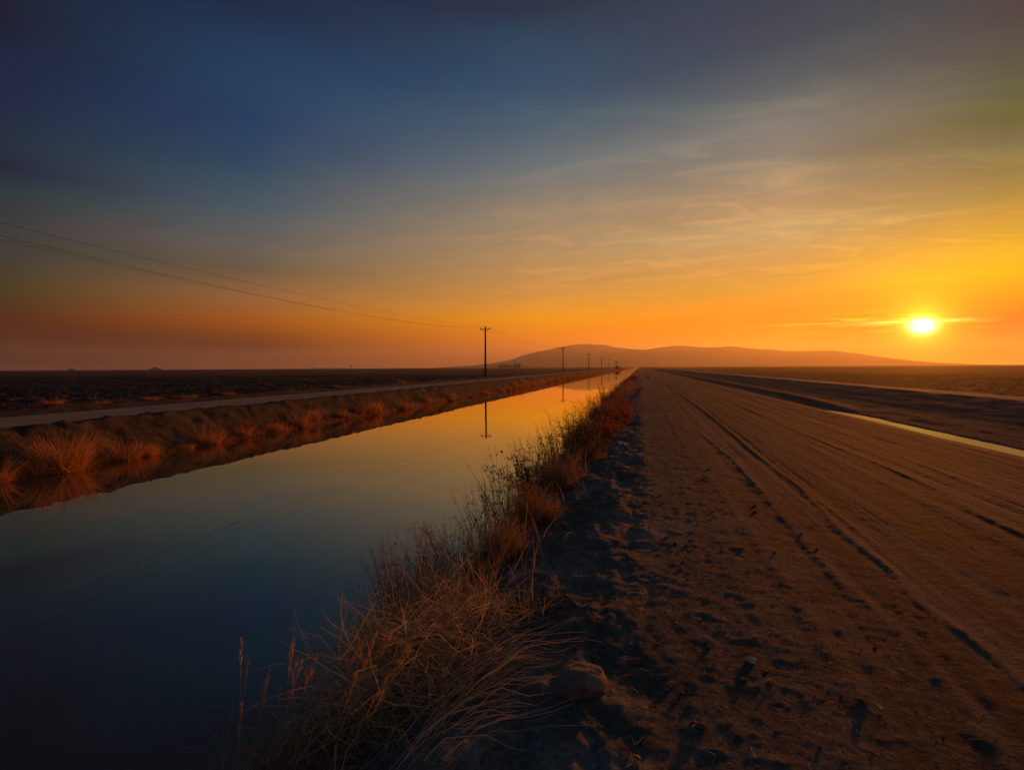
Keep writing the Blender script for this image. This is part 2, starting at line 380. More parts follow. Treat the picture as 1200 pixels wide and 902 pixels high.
def height(x, y):
    h = base_h(x, y)
    far = np.clip(1.4-y/90.0, 0, 1)                                  # fine relief fades where the rows get long
    # banks
    b = sst(-2.3, -1.9, x)*sst(0.3, -0.3, x)+sst(-14.3, -14.9, x)*sst(-16.6, -15.9, x)
    h = h+b*far*(0.070+0.035*(x < -10))*fbm(x*2.1, y*1.3, 5, 0.64)
    gull = np.abs(fbm(y*0.55+0.5*pn(x*1.3, y*0.8), x*0.35+5, 3, 0.6))
    h = h-far*0.075*sst(-14.6, -15.0, x)*sst(-16.3, -15.7, x)*(1-sst(0.0, 0.14, gull))*sst(-0.25, 0.35, pn(y*0.31+9, x*0+2))
    # trampled shoulder along the canal
    s = sst(-0.7, 0.0, x)*sst(2.6+0.5*pn(y*0.3, y*0), 1.2, x)
    cl = fbm(x*3.2, y*2.4, 5, 0.62)
    h = h+s*far*(0.008*cl+0.012*np.maximum(fbm(x*9+40, y*8, 4, 0.66)-0.10, 0)*sst(1.6, 0.4, x))
    # graded road: long streaks, ruts
    r = sst(0.9, 1.9, x)*sst(6.9, 6.4, x)
    wx = x+0.06*pn(y*0.35, x*0+1.7)
    h = h+r*far*(0.008*fbm(wx*5.5, y*0.11, 4, 0.6)+0.0028*fbm(wx*19, y*0.35, 3, 0.6)+0.003*fbm(x*6, y*5, 3, 0.6))
    for (ly, lx), amp, hw in LINES:
        cx = np.interp(y, ly, lx)+0.03*pn(y*0.8, y*0+amp*900)
        env = sst(ly[0]-1.5, ly[0]+0.3, y)*sst(120, 60, y)
        br = 0.9+0.3*pn(y*0.6, y*0+amp*500)
        h = h+env*amp*0.7*br*np.exp(-((x-cx)/hw)**2)*(1+0.25*fbm(x*9, y*6, 3, 0.6))
    # ditch slopes and right-hand berm
    d = sst(6.6, 7.3, x)*sst(17.0, 16.0, x)
    h = h+d*far*(0.022*fbm(x*1.6, y*0.5, 3, 0.5)+0.006*fbm(x*7, y*4, 3, 0.6))
    # left track, berm and ploughed rows across the field
    t = sst(-16.2, -16.8, x)*sst(-21.2, -20.6, x)
    h = h+t*far*(0.014*fbm(x*3.0, y*0.15, 4, 0.6))
    bm = np.exp(-((x+22.4)/0.6)**2)
    h = h+bm*far*0.16*fbm(x*0.8, y*0.35, 4, 0.6)
    fl = sst(-23.2, -24.5, x)*np.clip(1.3-y/260.0, 0, 1)
    h = h+fl*(0.10*np.abs(np.sin(y*1.9+0.6*pn(x*0.05, y*0.1)))*(0.6+0.8*pn(x*0.3, y*0.3)+0.4)+0.17*fbm(x*0.9, y*1.3, 4, 0.62)-0.05)
    fr = sst(16.4, 17.5, x)*np.clip(1.3-y/260.0, 0, 1)
    h = h+fr*(0.05*fbm(x*1.2, y*1.2, 4, 0.6)+0.03*np.sin(x*5.0))
    return h

def geom(a, b, q):
    v = [a]
    while v[-1] < b: v.append(v[-1]*(1+q))
    v[-1] = b; return v
XS = [-c for c in reversed(geom(42, 9400, 0.30))]
XS += list(np.arange(-41.6, -24.2, 0.32))+list(np.arange(-24.2, -13.6, 0.085))+list(np.arange(-13.6, -2.6, 0.7))
XS += list(np.arange(-2.6, 6.9, 0.026))+list(np.arange(6.9, 17.0, 0.08))+list(np.arange(17.0, 42, 0.5))+geom(42, 9400, 0.30)
CUT = [-23.2, -20.8, -16.1, -13.6, -2.6, 0.0, 6.5, 13.3, 15.5]
for c in CUT: XS[int(np.argmin(np.abs(np.array(XS)-c)))] = c
XS = np.array(sorted(set(XS)))
YS = np.array(list(np.arange(-60, -4, 4.0))+list(np.arange(-4, 1.5, 0.25))+geom(1.5, 110, 0.006)+geom(113, 9400, 0.035))
STRIPS = [('left_field', -1e9, CUT[0], M_FIELD), ('left_berm', CUT[0], CUT[1], M_BANK), ('left_farm_track', CUT[1], CUT[2], M_TRACK), ('left_canal_bank', CUT[2], CUT[3], M_BANK),
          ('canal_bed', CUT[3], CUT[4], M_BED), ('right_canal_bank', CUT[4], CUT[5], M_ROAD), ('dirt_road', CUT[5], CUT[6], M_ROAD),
          ('drain_ditch', CUT[6], CUT[7], M_DITCH), ('berm_track', CUT[7], CUT[8], M_TRACK), ('right_field', CUT[8], 1e9, M_CROP)]
LAB = {'left_field': 'dark ploughed field with clods and stubble rows', 'left_berm': 'low weedy earth berm beside the farm track',
       'left_farm_track': 'pale dirt farm track on top of the far canal bank', 'left_canal_bank': 'eroded brown earth bank of the far canal side',
       'canal_bed': 'silty bed of the canal under the water', 'right_canal_bank': 'steep bare earth canal bank beside the road',
       'dirt_road': 'wide brown dirt road with wheel ruts and streaks', 'drain_ditch': 'dark earth drain ditch with a berm beyond the road',
       'berm_track': 'pale narrow dirt track on top of the ditch berm',
       'right_field': 'flat dim low crop field beyond the ditch berm'}
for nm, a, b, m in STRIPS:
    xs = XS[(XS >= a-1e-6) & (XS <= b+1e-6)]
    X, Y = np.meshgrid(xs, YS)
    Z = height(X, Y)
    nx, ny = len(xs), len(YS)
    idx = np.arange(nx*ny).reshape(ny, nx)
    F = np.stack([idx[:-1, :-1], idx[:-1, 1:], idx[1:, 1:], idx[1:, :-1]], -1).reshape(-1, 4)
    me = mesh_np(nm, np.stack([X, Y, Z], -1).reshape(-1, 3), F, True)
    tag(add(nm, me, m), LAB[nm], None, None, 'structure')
def gz(x, y): return float(height(np.array([x], float), np.array([y], float))[0])

def sheet(nm, x0, x1, y0, y1, z, m, label):
    me = mesh_np(nm, [(x0, y0, z), (x1, y0, z), (x1, y1, z), (x0, y1, z)], [(0, 1, 2, 3)])
    return tag(add(nm, me, m), label, None, None, 'structure')
sheet('canal_water', -15.2, -1.3, -60, 9390, 0.0, M_WATER, 'still dark canal water mirroring the evening sky')
sheet('ditch_water', 6.9, 9.4, -60, 60, 0.62, M_DWATER, 'narrow strip of pale still water in the drain ditch')

# ------------------------------------------------------------------ mountains
def ridge(name, pts, dist, depth, label, seed, z0=1.0):
    pts = np.array(pts, float)
    azs = np.array([azim(p) for p in pts[:, 0]])
    hgt = []
    for p, q in pts:
        d = ray(p, q); hgt.append(max(math.tan(math.asin(d.z)), 0.0)*dist*0.72)
    na, nd = 420, 28
    A = np.linspace(azs[0], azs[-1], na); Hh = np.interp(A, azs, np.array(hgt)/1.0)
    t = np.linspace(-1, 1, nd)
    AA, TT = np.meshgrid(A, t)
    HH = np.interp(AA, azs, hgt)
    prof = 1-np.abs(TT)**1.25
    rr = dist+TT*depth
    X = np.sin(AA)*rr; Y = np.cos(AA)*rr
    nz = fbm(X/480+seed, Y/480, 5, 0.5)
    Z = z0-3+HH*prof*(1+0.22*nz*(np.abs(TT)))+HH*0.035*fbm(X/140, Y/140+seed, 4, 0.55)
    Z = np.maximum(Z, -2)
    idx = np.arange(na*nd).reshape(nd, na)
    F = np.stack([idx[:-1, :-1], idx[:-1, 1:], idx[1:, 1:], idx[1:, :-1]], -1).reshape(-1, 4)
    me = mesh_np(name, np.stack([X, Y, Z], -1).reshape(-1, 3), F, True)
    tag(add(name, me, M_MTN), label, None, None, 'structure')
ridge('mountain_range', [(540,430),(575,424),(600,417),(614,409.5),(628,405),(642,401),(655,396.5),(668,393.5),(682,391.8),(696,391.8),(708,393.5),(722,397),(740,400),(757,401.5),(770,398),(785,395.5),(800,394.5),(815,396),(835,397.5),(850,396),(865,397),(885,400),(910,402),(935,404),(955,403),(975,403),(990,405),(1010,409),(1035,414),(1065,419),(1100,423),(1150,426),(1210,428)],
      7200, 1500, 'hazy high mountain range with a rounded peak', 2.0)
ridge('foothills', [(500,431),(550,427),(600,420),(640,414),(690,412.5),(740,414),(800,412),(850,414),(900,414),(950,416),(1000,419),(1050,424),(1090,426),(1120,428)],
      6500, 600, 'lower hazy foothills in front of the peaks', 7.0)

# ------------------------------------------------------------------ power line
def box_v(x0, x1, y0, y1, z0, z1):
    V = np.array([(x, y, z) for z in (z0, z1) for y in (y0, y1) for x in (x0, x1)], float)
    F = np.array([(0, 2, 3, 1), (4, 5, 7, 6), (0, 1, 5, 4), (2, 6, 7, 3), (0, 4, 6, 2), (1, 3, 7, 5)])
    return V, F
def lathe(prof, sides=10):
    K = len(prof); a = np.arange(sides)*2*math.pi/sides
    V = np.array([[(r*math.cos(t), r*math.sin(t), z) for t in a] for r, z in prof]).reshape(-1, 3)
    i = np.arange(K*sides).reshape(K, sides)
    F = np.concatenate([np.stack([i[:-1, s], i[:-1, (s+1) % sides], i[1:, (s+1) % sides], i[1:, s]], -1) for s in range(sides)])
    return V, F
POLE_X = -26.0; POLE_TOP = 8.55
ms = mesh_np('shaft', *lathe([(0.0, -0.6), (0.19, -0.6), (0.175, 2.0), (0.155, 5.0), (0.135, POLE_TOP-0.05), (0.12, POLE_TOP), (0.0, POLE_TOP+0.02)], 12))
mc = mesh_np('crossarm', *box_v(-0.90, 0.90, -0.24, -0.14, POLE_TOP-0.42, POLE_TOP-0.30))
mi = mesh_np('insulator', *lathe([(0.0, 0), (0.035, 0), (0.04, 0.03), (0.12, 0.04), (0.13, 0.09), (0.07, 0.11), (0.11, 0.13), (0.09, 0.18), (0.045, 0.20), (0.0, 0.205)], 10), True)
bp = np.array([[(-0.62, -0.13, POLE_TOP-0.40), (0.0, -0.17, POLE_TOP-1.00)], [(0.62, -0.13, POLE_TOP-0.40), (0.0, -0.17, POLE_TOP-1.00)]])
mb = mesh_np('brace', *tubes(bp, np.full((2, 2), 0.022), 4))
mk = mesh_np('step_bolt', *tubes(np.array([[(0.0, 0.0, 0.0), (0.30, 0, 0)]]), np.full((1, 2), 0.015), 4))
POLE_Y = [-7, 85, 177.5, 270, 361, 452, 543, 634, 725]
PLAB = ['wooden utility pole by the farm track carrying the near end of the wires',
        'tall dark wooden utility pole with crossarm, first after the bare stretch of farm track',
        'dark wooden utility pole, second along the farm track', 'slim dark utility pole, third along the farm track',
        'hazy slim utility pole, fourth along the farm track', 'faint utility pole next to the pump box',
        'very faint utility pole past the pump box', 'very faint utility pole past the pump box', 'very faint utility pole past the pump box']
lean = [0.0, 0.006, -0.004, 0.003, 0.006, -0.003, 0.0, 0.004, 0.0]
for k, y in enumerate(POLE_Y):
    r = add('utility_pole', None, loc=(POLE_X, y, 1.0)); r.rotation_euler = (0, lean[k], 0)
    tag(r, PLAB[k], 'utility pole', 'utility poles along the farm track')
    add('shaft', ms, M_WOOD, r); add('crossarm', mc, M_WOOD, r); add('brace', mb, M_STEEL, r)
    for ix, iz in ((-0.80, POLE_TOP-0.30), (0.80, POLE_TOP-0.30), (0.0, POLE_TOP)):
        add('insulator', mi, M_CERAMIC, r, (ix, -0.19 if ix else 0.0, iz))
for nm_, ox, oz, sag in (('top', 0.0, POLE_TOP+0.205, 1.30), ('outer', -0.80, POLE_TOP-0.095, 1.60), ('inner', 0.80, POLE_TOP-0.095, 1.90)):
    pts = []
    for a, b in zip(POLE_Y[:-1], POLE_Y[1:]):
        s_ = sag if a < 0 else 1.2
        for t in np.linspace(0, 1, 29)[:-1]:
            pts.append((POLE_X+ox, a+(b-a)*t-(0.19 if ox else 0), 1.0+oz-4*s_*t*(1-t)))
    pts.append((POLE_X+ox, POLE_Y[-1], 1.0+oz))
    P = np.array([pts]); me = mesh_np('power_line', *tubes(P, np.full(P.shape[:2], 0.007), 4))
    tag(add('power_line', me, M_WIRE), {'top': 'highest thin wire strung from pole top to pole top', 'outer': 'thin wire on the field end of the crossarms',
        'inner': 'thin wire on the canal end of the crossarms'}[nm_], 'wire', 'wires on the utility poles')

# ------------------------------------------------------------------ plants: builders
def stems(n, rg, spread, hmin, hmax, lean, droop, K=6, center_lean=(0, 0), jit=0.0):
    """centre lines of stems that leave a small base and arch outwards"""
    a = rg.uniform(0, 2*math.pi, n); r = spread*np.sqrt(rg.uniform(0, 1, n))
    base = np.stack([r*np.cos(a), r*np.sin(a), np.zeros(n)], -1)
    L = rg.uniform(hmin, hmax, n)
    oa = a+rg.normal(0, 0.7, n); ol = np.abs(rg.normal(lean, lean*0.6, n))
    d = np.stack([np.cos(oa)*ol+center_lean[0], np.sin(oa)*ol+center_lean[1], np.ones(n)], -1)
    d /= np.linalg.norm(d, axis=1, keepdims=True)
    t = np.linspace(0, 1, K)
    P = base[:, None]+d[:, None]*(L[:, None, None]*t[None, :, None])
    dr = np.abs(rg.normal(droop, droop*0.7, n))
    out = d[:, :2]/(np.linalg.norm(d[:, :2], axis=1, keepdims=True)+1e-6)
    P[..., 2] -= (dr*L)[:, None]*t[None]**2.4
    P[..., 0] += (out[:, 0]*dr*L*0.8)[:, None]*t[None]**2
    P[..., 1] += (out[:, 1]*dr*L*0.8)[:, None]*t[None]**2
    if jit: P[:, 1:] += rg.normal(0, jit, P[:, 1:].shape)
    return P
def taper(n, K, r0, r1, rg):
    return np.linspace(r0, r1, K)[None]*rg.uniform(0.7, 1.25, (n, 1))

def tussock_mesh(seed, n=420, spread=0.34, h=(0.45, 1.1), lean=0.42, droop=0.22, w=0.010):
    rg = np.random.default_rng(seed)
    P = stems(n, rg, spread, h[0], h[1], lean, droop, 6)
    a = ribbons(P, taper(n, 6, w, w*0.25, rg), rg)
    n2 = n//3
    P2 = stems(n2, rg, spread*1.2, h[0]*0.4, h[0]*1.1, lean*1.8, droop*2, 5)
    b = ribbons(P2, taper(n2, 5, w*1.1, w*0.3, rg), rg)
    return mesh_np('tussock', *join([a, b]))
def brush_mesh(seed, n=260, rad=0.4, tw=7, r0=0.0035):
    """a rounded dry bush: branches that fork into many fine curved twigs"""
    rg = np.random.default_rng(seed)
    v = rg.normal(size=(n, 3)); v[:, 2] = np.abs(v[:, 2])*0.9+0.15
    v /= np.linalg.norm(v, axis=1, keepdims=True)
    L = rad*rg.uniform(0.45, 1.15, n)*(1+0.38*np.sin(v[:, 0]*4+seed)*np.cos(v[:, 1]*3.3+seed*0.7)+0.2*np.sin(v[:, 2]*5+seed))
    t = np.linspace(0, 1, 5)
    P = v[:, None]*(L[:, None, None]*t[None, :, None])
    P[:, 1:] += rg.normal(0, rad*0.035, P[:, 1:].shape)
    a = tubes(P, taper(n, 5, r0, r0*0.45, rg), 3)
    m = n*tw
    k = rg.integers(0, n, m); s = rg.uniform(0.35, 0.98, m)
    st = P[k, np.clip((s*4).astype(int), 0, 3)]+(P[k, np.clip((s*4).astype(int)+1, 0, 4)]-P[k, np.clip((s*4).astype(int), 0, 3)])*((s*4) % 1)[:, None]
    dv = v[k]+rg.normal(0, 0.75, (m, 3)); dv /= np.linalg.norm(dv, axis=1, keepdims=True)
    l2 = rad*rg.uniform(0.12, 0.34, m)
    t4 = np.linspace(0, 1, 4)
    Q = st[:, None]+dv[:, None]*(l2[:, None, None]*t4[None, :, None])
    cv = rg.normal(0, 0.35, (m, 3)); Q += cv[:, None]*(l2[:, None, None]*(t4**2)[None, :, None])
    b = ribbons(Q, taper(m, 4, r0*0.65, r0*0.3, rg), rg)
    V, F = join([a, b]); V[:, 2] = np.maximum(V[:, 2], -0.05)
    return mesh_np('brush', V, F)
def reed_mesh(seed, n=90, spread=0.28, h=(0.7, 1.3), lean=0.2, leaves=5, r0=0.0035, K=7):
    """upright stalks with short side leaves"""
    rg = np.random.default_rng(seed)
    P = stems(n, rg, spread, h[0], h[1], lean, 0.06, K, jit=0.006)
    a = tubes(P, taper(n, K, r0, r0*0.4, rg), 3)
    m = n*leaves
    k = rg.integers(0, n, m); j = rg.integers(2, K-1, m)
    st = P[k, j]; az_ = rg.uniform(0, 2*math.pi, m); l2 = rg.uniform(0.07, 0.22, m)
    t = np.linspace(0, 1, 4)
    dv = np.stack([np.cos(az_)*0.7, np.sin(az_)*0.7, rg.uniform(0.3, 1.2, m)], -1)
    Q = st[:, None]+dv[:, None]*(l2[:, None, None]*t[None, :, None]); Q[..., 2] -= l2[:, None]*0.7*t[None]**2
    b = ribbons(Q, taper(m, 4, 0.005, 0.0012, rg), rg)
    return mesh_np('reeds', *join([a, b]))
def leafy_mesh(seed, n=60, rad=0.42, leaves=26):
    """small shrub with leaf-sized faces all through it"""
    rg = np.random.default_rng(seed)
    P = stems(n, rg, rad*0.35, rad*0.7, rad*1.9, 0.55, 0.1, 6, jit=0.015)
    m = n*leaves
    k = rg.integers(0, n, m); j = rg.integers(1, 6, m)
    st = P[k, j]+rg.normal(0, 0.02, (m, 3)); dv = rg.normal(size=(m, 3)); dv[:, 2] += 0.5
    dv /= np.linalg.norm(dv, axis=1, keepdims=True); l2 = rg.uniform(0.02, 0.055, m)
    t = np.linspace(0, 1, 3)
    Q = st[:, None]+dv[:, None]*(l2[:, None, None]*t[None, :, None])
    w = np.array([0.003, 0.010, 0.001])[None]*rg.uniform(0.7, 1.4, (m, 1))
    return (mesh_np('stems', *tubes(P, taper(n, 6, 0.005, 0.0015, rg), 3)), mesh_np('foliage', *ribbons(Q, w, rg)))
def tangle_mesh(seed, n=420, rx=0.55, ry=0.7, h=0.45, r0=0.0020):
    """matted straw: kinked stems lying every way over each other"""
    rg = np.random.default_rng(seed)
    K = 6
    a = rg.uniform(0, 2*math.pi, n); r = np.sqrt(rg.uniform(0, 1, n))
    st = np.stack([r*np.cos(a)*rx, r*np.sin(a)*ry, rg.uniform(0, h, n)*(1-0.6*r)], -1)
    L = rg.uniform(0.2, 0.58, n); th = rg.uniform(0, 2*math.pi, n); el = np.abs(rg.normal(0.25, 0.45, n))
    P = np.zeros((n, K, 3)); P[:, 0] = st
    for k in range(1, K):
        th = th+rg.normal(0, 0.28, n)+(rg.uniform(0, 1, n) < 0.14)*rg.normal(0, 1.1, n); el = el+rg.normal(-0.12, 0.16, n)
        d = np.stack([np.cos(th)*np.cos(el), np.sin(th)*np.cos(el), np.sin(el)], -1)
        P[:, k] = P[:, k-1]+d*(L/(K-1))[:, None]
    P[..., 2] = np.maximum(P[..., 2], 0.0)
    half = n//2
    A = tubes(P[:half], taper(half, K, r0, r0*0.5, rg), 3)
    B = ribbons(P[half:], taper(n-half, K, r0*1.5, r0*0.5, rg), rg)
    return mesh_np('tangle', *join([A, B]))

# ------------------------------------------------------------------ far bank: dry tussocks by the waterline
TUS = [tussock_mesh(40+i, n=250+30*(i % 3), spread=0.26+0.05*(i % 4), h=(0.40, 0.95+0.12*(i % 3)), lean=0.36+0.08*(i % 3), droop=0.16+0.05*(i % 4)) for i in range(6)]
BR = [brush_mesh(60+i, 200, 0.40, 7) for i in range(4)]
for m_ in TUS: m_.materials.append(M_TUSSOCK)
for m_ in BR: m_.materials.append(M_RUST)
big = tussock_mesh(99, n=640, spread=0.50, h=(0.6, 1.55), lean=0.34, droop=0.16, w=0.010); big.materials.append(M_TUSSOCK)
FIRST = [  # pixel of the foot, scale, mesh, label
 (92, 552, 0.80, big, 'biggest fiery orange grass tussock on the far bank, fanning over the water'),
 (48, 556, 0.55, TUS[1], 'small orange tussock just beside the biggest one, its blades bent sideways'),
 (18, 566, 0.75, TUS[4], 'upright grass tussock at the waterline on the far side of the small bent one'),
 (160, 538, 0.72, TUS[2], 'spiky orange tussock next to the biggest tussock on the far bank'),
 (178, 533, 0.60, TUS[0], 'low orange grass tuft leaning off the spiky tussock on the far bank'),
 (254, 520, 0.78, TUS[5], 'splayed bright orange tussock after the bare patch of the far bank'),
 (222, 525, 0.42, TUS[3], 'thin pale upright grass tuft on the bare patch of the far bank'),
 (295, 506, 0.95, BR[0], 'rounded rust red dry bush among tussocks on the far bank'),
 (286, 511, 0.60, TUS[1], 'orange grass tuft crouching before the rounded rust red bush'),
 (322, 505, 0.66, TUS[3], 'pale orange splayed tuft behind the rounded rust red bush'),
 (352, 500, 0.85, TUS[4], 'arching orange tussock whose blades bow over to one side, far bank'),
 (368, 492, 0.80, TUS[0], 'upright feathery orange tussock behind the arching one, far bank'),
]
def on_bank(px, py):              # foot of a plant on the far bank: follow the ray until it meets the land
    d = ray(px, py)
    for t in np.arange(6, 160, 0.04):
        x, y, z = d.x*t, d.y*t, CAM_Z+d.z*t
        if z < 0.02 or (x < -14.3 and z < gz(x, y)): break
    return x, y
for px, py, sc, me, lb in FIRST:
    x, y = on_bank(px, py); x = min(x, -14.42)
    o = add('grass_tussock' if me not in BR else 'dry_bush', me, None, None, (x, y, max(gz(x, y), -0.02)-0.03), random.uniform(0, 6.28), sc)
    tag(o, lb, 'grass' if me not in BR else 'bush', 'dry plants along the far bank')
y = 23.0; cnt = 0
while y < 130:
    x = -14.42-abs(random.gauss(0, 0.13)); k = random.random()
    me = random.choice(TUS) if k < 0.70 else random.choice(BR)
    sc = (0.24+0.62*random.random()**1.6)*(1.0 if k < 0.70 else 0.85)
    o = add('grass_tussock' if me in TUS else 'dry_bush', me, None, None, (x, y, gz(x, y)-0.03), random.uniform(0, 6.28), (sc*random.uniform(0.9, 1.3), sc*random.uniform(0.9, 1.3), sc))
    size = 'low' if sc < 0.40 else ('tall' if sc > 0.60 else 'middling')
    zone = 'short of the first utility pole' if y < 62 else ('abreast of the first utility pole' if y < 100 else 'past the first utility pole')
    if me in TUS: tag(o, f'{size} orange dry grass tussock on the far bank {zone}', 'grass', f'{size} tussocks {zone}')
    else: tag(o, f'{size} rust red dry bush on the far bank {zone}', 'bush', f'{size} bushes {zone}')
    y += (random.uniform(0.2, 0.5) if random.random() < 0.6 else random.uniform(0.9, 2.2))*(1+y/90); cnt += 1
def strip_mesh(n, y0, y1, xf, hf, w, seed, zf=gz):
    rg = np.random.default_rng(seed)
    ys = y0*(y1/y0)**rg.uniform(0, 1, n); xs = xf(rg, n)
    clump = np.clip(0.55+0.9*pn(ys*0.25, ys*0+seed), 0.2, 1.3)
    P = stems(n, rg, 0.01, hf[0], hf[1], 0.45, 0.2, 4)
    P = P*clump[:, None, None]
    P[..., 0] += xs[:, None]; P[..., 1] += ys[:, None]; P[..., 2] += height(xs, ys)[:, None]-0.02
    return ribbons(P, taper(n, 4, w, w*0.4, rg)*(0.6+ys[:, None]/80), rg)
far_grass = mesh_np('bank_grass', *strip_mesh(14000, 60, 900, lambda r, n: -14.45-np.abs(r.normal(0, 0.35, n)), (0.4, 0.9), 0.02, 5))
tag(add('bank_grass', far_grass, M_TUSSOCK), 'rust orange grass running on along the far canal bank', 'grass', None, 'stuff')
low_grass = mesh_np('bank_grass', *strip_mesh(15000, 6, 110, lambda r, n: -14.40-np.abs(r.normal(0, 0.16, n)), (0.14, 0.50), 0.006, 6))
tag(add('bank_grass', low_grass, M_TUSSOCK), 'ragged short orange grass between the tussocks on the far bank', 'grass', None, 'stuff')

# weeds along the berm beside the farm track
WEEDS = [(40, 477, .5, 0), (62, 475, .6, 1), (102, 472, .55, 0), (120, 471, .5, 1), (143, 469, .75, 0), (178, 467, .5, 1), (205, 466, .9, 0), (222, 465, .55, 1),
         (240, 462, .5, 0), (268, 460, .5, 1), (300, 459, .6, 0), (364, 452, 1.0, 0), (395, 452, .5, 1), (430, 449, .6, 0), (470, 447, .6, 1), (505, 445, .7, 0)]
for i, (px, py, sc, k) in enumerate(WEEDS):
    p = on_plane(px, py, 1.1); y = p.y*(22.4/abs(p.x)); x = -22.4
    me = BR[i % 4] if k == 0 else TUS[i % 6]
    o = add('weed_bush' if k == 0 else 'grass_tussock', me, None, None, (x, y, gz(x, y)-0.03), i*1.3, (sc*1.15, sc*1.15, sc*0.55))
    if px == 364: tag(o, 'taller rust red bush standing alone on the berm beside the farm track', 'bush')
    elif px == 205: tag(o, 'wide low mound of red weed on the berm by the farm track', 'bush')
    elif k == 0: tag(o, 'low dark red weed bush on the berm behind the farm track', 'bush', 'weeds on the berm')
    else: tag(o, 'low dry grass tuft on the berm behind the farm track', 'grass', 'tufts on the berm')
# stubble left in the field
rg = np.random.default_rng(21); n = 15000
sy = 9*(260/9)**rg.uniform(0, 1, n); sy = np.round(sy*1.9/math.pi)*math.pi/1.9+rg.normal(0, 0.12, n); sx = -24-rg.uniform(0, 1, n)**1.6*150
P = stems(n, rg, 0.01, 0.10, 0.34, 0.8, 0.2, 3); P[..., 0] += sx[:, None]; P[..., 1] += sy[:, None]; P[..., 2] += height(sx, sy)[:, None]-0.01
tag(add('field_stubble', mesh_np('field_stubble', *ribbons(P, taper(n, 3, 0.012, 0.005, rg)*(0.5+sy[:, None]/60), rg)), M_BRUSH), 'sparse dry stubble on the dark ploughed field', 'stubble', None, 'stuff')

# ------------------------------------------------------------------ near bank: plants
def put(name, me, x, y, sc, label, cat, m, rz=None, group=None, dz=-0.04, tilt=(0, 0)):
    o = add(name, me, m, None, (x, y, max(gz(x, y), -0.05)+dz), 0, sc)
    o.rotation_euler = (tilt[0], tilt[1], random.uniform(0, 6.28) if rz is None else rz)
    return tag(o, label, cat, group)
# tall orange reeds at the water's edge
rr_ = reed_mesh(201, 120, 0.26, (0.85, 1.35), 0.16, 5, 0.0044); put('reed_clump', rr_, -1.90, 4.0, 0.82, 'tall orange reed clump standing in the water at the edge of the near bank', 'reeds', M_REED, 0.4)
put('reed_clump', reed_mesh(202, 70, 0.3, (0.7, 1.1), 0.22, 6, 0.0034), -1.82, 4.55, 0.8, 'darker reed clump just behind the tall orange reeds', 'reeds', M_REED)
put('reed_clump', reed_mesh(203, 55, 0.22, (0.7, 1.15), 0.18, 3, 0.0030), -1.90, 3.5, 0.8, 'sparse pale reed stalks in front of the tall orange reeds', 'reeds', M_STRAW)
# seeded grass at the bottom of the bank
def seeded_grass(nm, x, y, n, seed, lean, h, label, spread=0.2):
    rg = np.random.default_rng(seed)
    root = add(nm, None, loc=(x, y, max(gz(x, y), 0.0)-0.04)); tag(root, label, 'grass', None)
    P = stems(n, rg, spread, h[0], h[1], 0.07, 0.05, 8, lean)
    add('stems', mesh_np('stems', *tubes(P, taper(n, 8, 0.0022, 0.0010, rg), 3)), M_STRAW, root)
    nl = n*2; k = rg.integers(0, n, nl); st = P[k, rg.integers(1, 4, nl)]
    a = rg.uniform(0, 6.28, nl); t = np.linspace(0, 1, 6); L = rg.uniform(0.2, 0.5, nl)
    dv = np.stack([np.cos(a)*0.45+lean[0], np.sin(a)*0.45+lean[1], np.ones(nl)], -1)
    Q = st[:, None]+dv[:, None]*(L[:, None, None]*t[None, :, None]); Q[..., 2] -= L[:, None]*0.75*t[None]**2.6
    add('leaves', mesh_np('leaves', *ribbons(Q, taper(nl, 6, 0.0035, 0.0008, rg), rg)), M_STRAW, root)
    for i in range(0, n, 2):                                           # a plume on every other stem
        tip = P[i, -1]; ax = P[i, -1]-P[i, -3]; ax /= np.linalg.norm(ax)
        m = 46; s = rg.uniform(0, 1, m); b0 = tip-ax*0.02+ax[None]*(s[:, None]*0.21)
        sp = rg.normal(0, 0.20, (m, 3)); d = ax[None]+sp; d /= np.linalg.norm(d, axis=1, keepdims=True)
        l3 = (0.014+0.026*np.sin(np.clip(s, 0, 1)*2.6))*rg.uniform(0.7, 1.2, m)
        tt = np.linspace(0, 1, 3); B = b0[:, None]+d[:, None]*(l3[:, None, None]*tt[None, :, None])
        v = ribbons(B, np.array([0.0011, 0.0016, 0.0004])[None]*rg.uniform(0.7, 1.3, (m, 1)), rg)
        core = tubes(np.array([[tip-ax*0.03, tip+ax*0.08, tip+ax*0.23]]), np.array([[0.0012, 0.001, 0.0004]]), 3)
        add('seed_head', mesh_np('seed_head', *join([v, core])), M_PLUME, root)
seeded_grass('seeded_grass', -2.00, 2.12, 16, 301, (0.03, 0.10), (0.74, 0.98), 'tall seeded straw grass with feathery plumes over the dark water', 0.16)
seeded_grass('seeded_grass', -1.80, 2.10, 16, 302, (0.24, 0.18), (0.50, 0.78), 'shorter seeded straw grass leaning over beside the tall plumes', 0.2)
seeded_grass('seeded_grass', -1.58, 2.25, 16, 303, (0.40, 0.22), (0.42, 0.66), 'seeded straw grass bent low against the straw tangle', 0.22)
